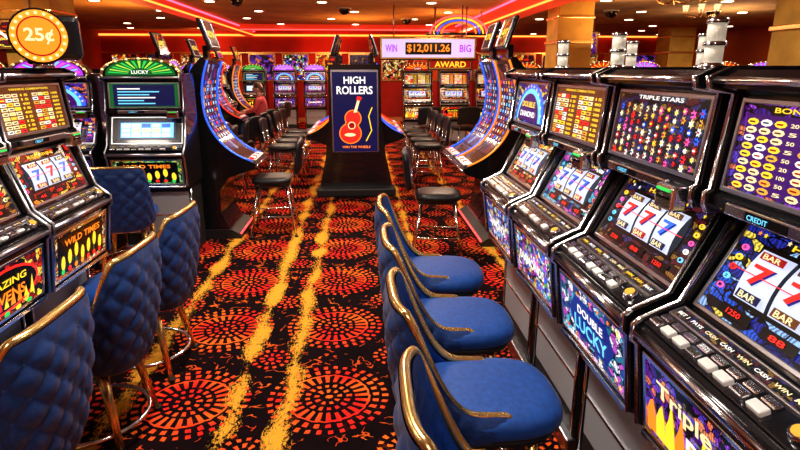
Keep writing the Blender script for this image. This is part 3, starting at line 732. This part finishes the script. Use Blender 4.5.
def soffit(name, x, y0, y1, w, drop, side):
    b = B(); L_ = y1 - y0
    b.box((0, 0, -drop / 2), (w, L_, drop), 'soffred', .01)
    for zz, m_ in ((-.03, 'e_neonpink'), (-drop + .02, 'e_neonor')): b.box((side * (w / 2 + .01), 0, zz), (.02, L_, .03), m_)
    put(b.mesh(name), name, (x, (y0 + y1) / 2, ZC))
soffit('trim_3', -3.6, 7.5, 19.8, .30, .18, 1)
soffit('trim_4', 3.0, 7.0, 19.8, .35, .28, -1)
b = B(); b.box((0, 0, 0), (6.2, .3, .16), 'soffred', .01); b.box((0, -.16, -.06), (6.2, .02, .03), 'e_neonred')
put(b.mesh('trim_5'), 'trim_5', (-.30, 17.3, 2.92))
rbox('trim_6', (7.2, 14.0, 2.93), (7.4, 11.5, .12), 'ceil2')
def column(x, y, w, seed):
    b = B(); b.box((0, 0, ZC / 2), (w, w, ZC), 'wallyel', .01)
    b.box((0, 0, .12), (w + .06, w + .06, .24), 'woodtan', .01); b.box((0, 0, 2.2), (w + .05, w + .05, .06), 'gold', .01)
    b.box((0, 0, ZC - .08), (w + .10, w + .10, .16), 'wallor', .02); b.box((0, 0, 2.6), (w + .04, w + .04, .04), 'gold', .01)
    put(b.mesh('column'), 'column', (x, y, 0))
column(3.62, 10.0, .60, 1); column(5.05, 6.1, .7, 2); column(-4.95, 9.6, .75, 3); column(-7.2, 13.5, .7, 4); column(8.6, 15.5, .7, 5); column(5.6, 14.8, .6, 5)
b = B()
for i in range(17):
    f = F((-8.2 + i * 1.12, 0, 0), (1, 0, 0), (0, 0, 1)); b.panel(f, 0, 0, .85, .85, ['a_fire', 'a_dark', 'a_gold', 'wallor', 'a_purple', 'a_mix'][i % 6], 'gold', .03)
put(b.mesh('far_wall_art_panels'), 'far_wall_art_panels', (0, Y1 - .02, 1.4))
b = B(); f = F((0, 0, 0), (0, 1, 0), (0, 0, 1))
b.panel(f, 0, 0, 2.2, .8, 'a_dark', 'gold', .03); b.text(f, 'Retro', .3, .2, 1.6, .45, 'e_neonred', .03)
put(b.mesh('neon_wall_sign'), 'neon_wall_sign', (X0 + .02, 10.8, 2.0))
b = B()
for i in range(9):
    for j in range(9):
        x = -7 + i * 2.1 + (.6 if j % 2 else 0); y = 4.3 + j * 1.8
        if abs(x + 3.6) < .35 or abs(x - 3.0) < .4: x += .6
        if x > 10.6: continue
        z = 0 if not (3.5 < x < 10.9 and y > 8.25) else -.13
        b.cyl((x, y, z - .012), (x, y, z - .002), .13, .14, 'gold', 16); b.cyl((x, y, z - .018), (x, y, z - .012), .09, .09, 'e_lamp', 16)
put(b.mesh('ceiling_downlights'), 'ceiling_downlights', (0, 0, ZC))
def dome(x, y, z):
    b = B(); b.cyl((0, 0, -.03), (0, 0, 0), .15, .15, 'whiteplastic', 20)
    b.grid(lambda s, t: V((.12 * math.cos(2 * math.pi * s) * math.cos(t * math.pi / 2), .12 * math.sin(2 * math.pi * s) * math.cos(t * math.pi / 2), -.03 - .12 * math.sin(t * math.pi / 2))), 18, 6, 'black')
    put(b.mesh('security_camera_dome'), 'security_camera_dome', (x, y, z))
for p in ((-.3, 12.5, 3.0), (1.2, 15, 3.0), (-2.2, 11, 3.0), (4.9, 11.3, 2.87), (6.9, 11.2, 2.87)): dome(*p)
def chandelier(x, y, z, drop):
    b = B(); b.cyl((0, 0, 0), (0, 0, -drop), .012, .012, 'gold', 8); b.cyl((0, 0, 0), (0, 0, -.03), .09, .06, 'gold', 16)
    for k in range(6):
        a = k * math.pi / 3; c, s_ = math.cos(a), math.sin(a)
        b.tube([(0, 0, -drop), (.12 * c, .12 * s_, -drop - .05), (.24 * c, .24 * s_, -drop - .01), (.27 * c, .27 * s_, -drop + .05)], .010, 'gold', 6)
        b.cyl((.27 * c, .27 * s_, -drop + .05), (.27 * c, .27 * s_, -drop + .13), .03, .055, 'e_cream', 12)
    put(b.mesh('chandelier'), 'chandelier', (x, y, z))
chandelier(4.35, 8.0, 3.0, .32); chandelier(5.7, 9.6, 2.87, .22); chandelier(6.6, 7.6, 3.0, .3)

# ------------------------------------------------------------------ seated player (far left bank)
P('skin', (.62, .33, .24), .5); P('shirt', (.55, .08, .10), .8); P('jeans', (.03, .05, .12), .8); P('hair', (.06, .03, .02), .6); P('shoe', (.02, .02, .02), .5)
def skin(name, chains, mat, parent, sub=2):
    vs = []; ed = []; rd = []; idx = {}
    for ch in chains:
        prev = None
        for (x, y, z, r_) in ch:
            key = (round(x, 3), round(y, 3), round(z, 3))
            if key not in idx: idx[key] = len(vs); vs.append((x, y, z)); rd.append(r_)
            if prev is not None: ed.append((prev, idx[key]))
            prev = idx[key]
    me = bpy.data.meshes.new(name); me.from_pydata(vs, ed, []); ob = bpy.data.objects.new(name, me); scene.collection.objects.link(ob)
    ob.modifiers.new('Skin', 'SKIN')
    for i, sv in enumerate(me.skin_vertices[0].data): sv.radius = (rd[i], rd[i]); sv.use_root = (i == 0)
    s = ob.modifiers.new('Sub', 'SUBSURF'); s.levels = sub; s.render_levels = sub
    ob.modifiers['Skin'].use_smooth_shade = True
    me.materials.append(MATS[mat]); ob.parent = parent; return ob
def person(loc, rz):
    e = bpy.data.objects.new('seated_player', None); scene.collection.objects.link(e); e.location = loc; e.rotation_euler = (0, 0, math.radians(rz))
    skin('torso_and_arms', [[(0, -.02, .74, .14), (0, -.03, .88, .135), (0, -.01, 1.05, .15), (0, .0, 1.17, .11), (0, .01, 1.25, .055)],
                            [(0, .0, 1.17, .11), (.17, 0, 1.16, .06), (.21, .10, .98, .048), (.20, .27, .95, .04)],
                            [(0, .0, 1.17, .11), (-.17, 0, 1.16, .06), (-.21, .08, .98, .048), (-.19, .26, .93, .04)]], 'shirt', e)
    skin('trousers', [[(0, -.02, .73, .14), (.10, .02, .71, .09), (.13, .38, .68, .07), (.13, .36, .40, .052), (.13, .33, .20, .042)],
                      [(0, -.02, .73, .14), (-.10, .02, .71, .09), (-.13, .38, .68, .07), (-.13, .36, .40, .052), (-.13, .33, .20, .042)]], 'jeans', e)
    for sx in (-1, 1):
        skin('shoe', [[(sx * .13, .31, .20, .04), (sx * .13, .33, .16, .042), (sx * .13, .43, .145, .034)]], 'shoe', e)
        wx, wz = (.20, .95) if sx > 0 else (-.19, .93); wy = .27 if sx > 0 else .26
        ch = [[(wx, wy - .04, wz, .03), (wx, wy + .03, wz - .01, .026), (wx, wy + .09, wz - .01, .032)]]
        for i, fl in enumerate((.055, .068, .062, .048)):
            fx = wx + (i - 1.5) * .019
            ch.append([(wx, wy + .09, wz - .01, .032), (fx, wy + .12, wz - .01, .0095), (fx, wy + .12 + fl * .6, wz - .02, .009), (fx, wy + .12 + fl, wz - .04, .008)])
        ch.append([(wx, wy + .03, wz - .01, .026), (wx - sx * .035, wy + .06, wz - .015, .011), (wx - sx * .045, wy + .095, wz - .025, .009)])
        skin('hand', ch, 'skin', e, 1)
    b = B()
    def head(s, t):
        th = 2 * math.pi * s; ph = math.pi * (t - .5); c = math.cos(ph) if 0 < t < 1 else 0
        jaw = 1 - .28 * max(0, -math.sin(ph)); y = math.sin(th) * .098 * c * (jaw + .06); x = math.cos(th) * .077 * c * jaw
        if y > 0 and abs(x) < .018 and abs(math.sin(ph) + .12) < .22: y += .018
        return V((x, y + .025, 1.385 + .118 * math.sin(ph)))
    b.grid(head, 28, 20, 'skin', cu=True)
    def hair(s, t):
        th = 2 * math.pi * s; ph = math.pi * .5 * t; c = math.cos(ph) if t < 1 else 0; dn = .09 * max(0, -math.sin(th)) * (1 - t)
        return V((math.cos(th) * .086 * c, math.sin(th) * .105 * c + .012, 1.40 + .115 * math.sin(ph) - dn))
    b.grid(hair, 24, 8, 'hair', cu=True)
    for sx in (-1, 1):
        b.cyl((sx * .075, .02, 1.38), (sx * .09, .012, 1.385), .026, .022, 'skin', 10); b.cyl((sx * .03, .112, 1.392), (sx * .03, .120, 1.392), .010, .008, 'black', 8)
    b.cyl((-.0, .112, 1.325), (0, .12, 1.325), .022, .018, 'shirt', 10); b.cyl((0, .01, 1.2), (0, .015, 1.33), .052, .05, 'skin', 12)
    h = put(b.mesh('head'), 'head', (0, 0, 0)); h.parent = e
person((-2.02, 11.7, 0), 90)

# ------------------------------------------------------------------ lights
def area(name, loc, size, power, col=(1, .9, .76), rot=(0, 0, 0), disk=False):
    l = bpy.data.lights.new(name, 'AREA'); l.energy = power; l.color = col; l.size = size
    if disk: l.shape = 'DISK'
    o = bpy.data.objects.new(name, l); o.location = loc; o.rotation_euler = rot; scene.collection.objects.link(o)
WC = (1, .90, .78)
for x, y, p in ((-.5, -.6, 44), (-.35, 2.3, 66), (-.35, 5.6, 68), (-3.2, 2.5, 34), (2.9, 2.5, 30), (-3.6, 4.5, 30), (3.0, 5.6, 30)): area('ceiling_lamp', (x, y, 2.97), .6, p, WC)
for x, y in ((-.3, 9.0), (-1.6, 12.2), (1.6, 10.4), (0, 14.5), (-5.5, 7.5), (-5.5, 12.5), (6.6, 9.0), (5.5, 12.5), (8.5, 13), (-4.4, 15.8), (2.4, 16.5)):
    area('downlight_lamp', (x, y, 2.84), .3, 46, (1, .78, .55), disk=True)
up = (math.pi, 0, 0)
for x, y, c in ((-4.6, 12, (1, .45, .12)), (-1.2, 9.5, (1, .5, .18)), (0, 15, (1, .4, .1)), (4.2, 9, (1, .6, .3)), (7, 11, (1, .65, .35)), (-6, 8, (1, .45, .12)), (1.6, 9.9, (1, .5, .2)), (2.0, 13.4, (1, .4, .12))):
    area('ceiling_fill_up', (x, y, 2.1), .8, 26, c, up)  # added upward fills floating in mid-air to brighten the ceiling, no cove fixture here
for x, c in ((-5, (1, .22, .08)), (-1, (1, .15, .05)), (3, (1, .2, .08)), (7, (1, .3, .12))): area('wall_wash', (x, 18.6, 2.7), .8, 32, c, (math.radians(50), 0, 0))
w = bpy.data.worlds.new('World'); scene.world = w; w.use_nodes = True
w.node_tree.nodes['Background'].inputs[0].default_value = (.5, .4, .32, 1); w.node_tree.nodes['Background'].inputs[1].default_value = .25
scene.view_settings.view_transform = 'Standard'
for lk in ('Medium High Contrast', 'AgX - Medium High Contrast'):
    try: scene.view_settings.look = lk; break
    except Exception: pass
# ------------------------------------------------------------------ camera
cam = bpy.data.cameras.new('camera'); co = bpy.data.objects.new('camera', cam); scene.collection.objects.link(co)
cam.sensor_width = 36; cam.lens = 25.2; cam.clip_start = .02
co.location = (0, 0, 1.75); co.rotation_euler = (math.radians(90 - 15.5), 0, math.radians(-3.94))
scene.camera = co
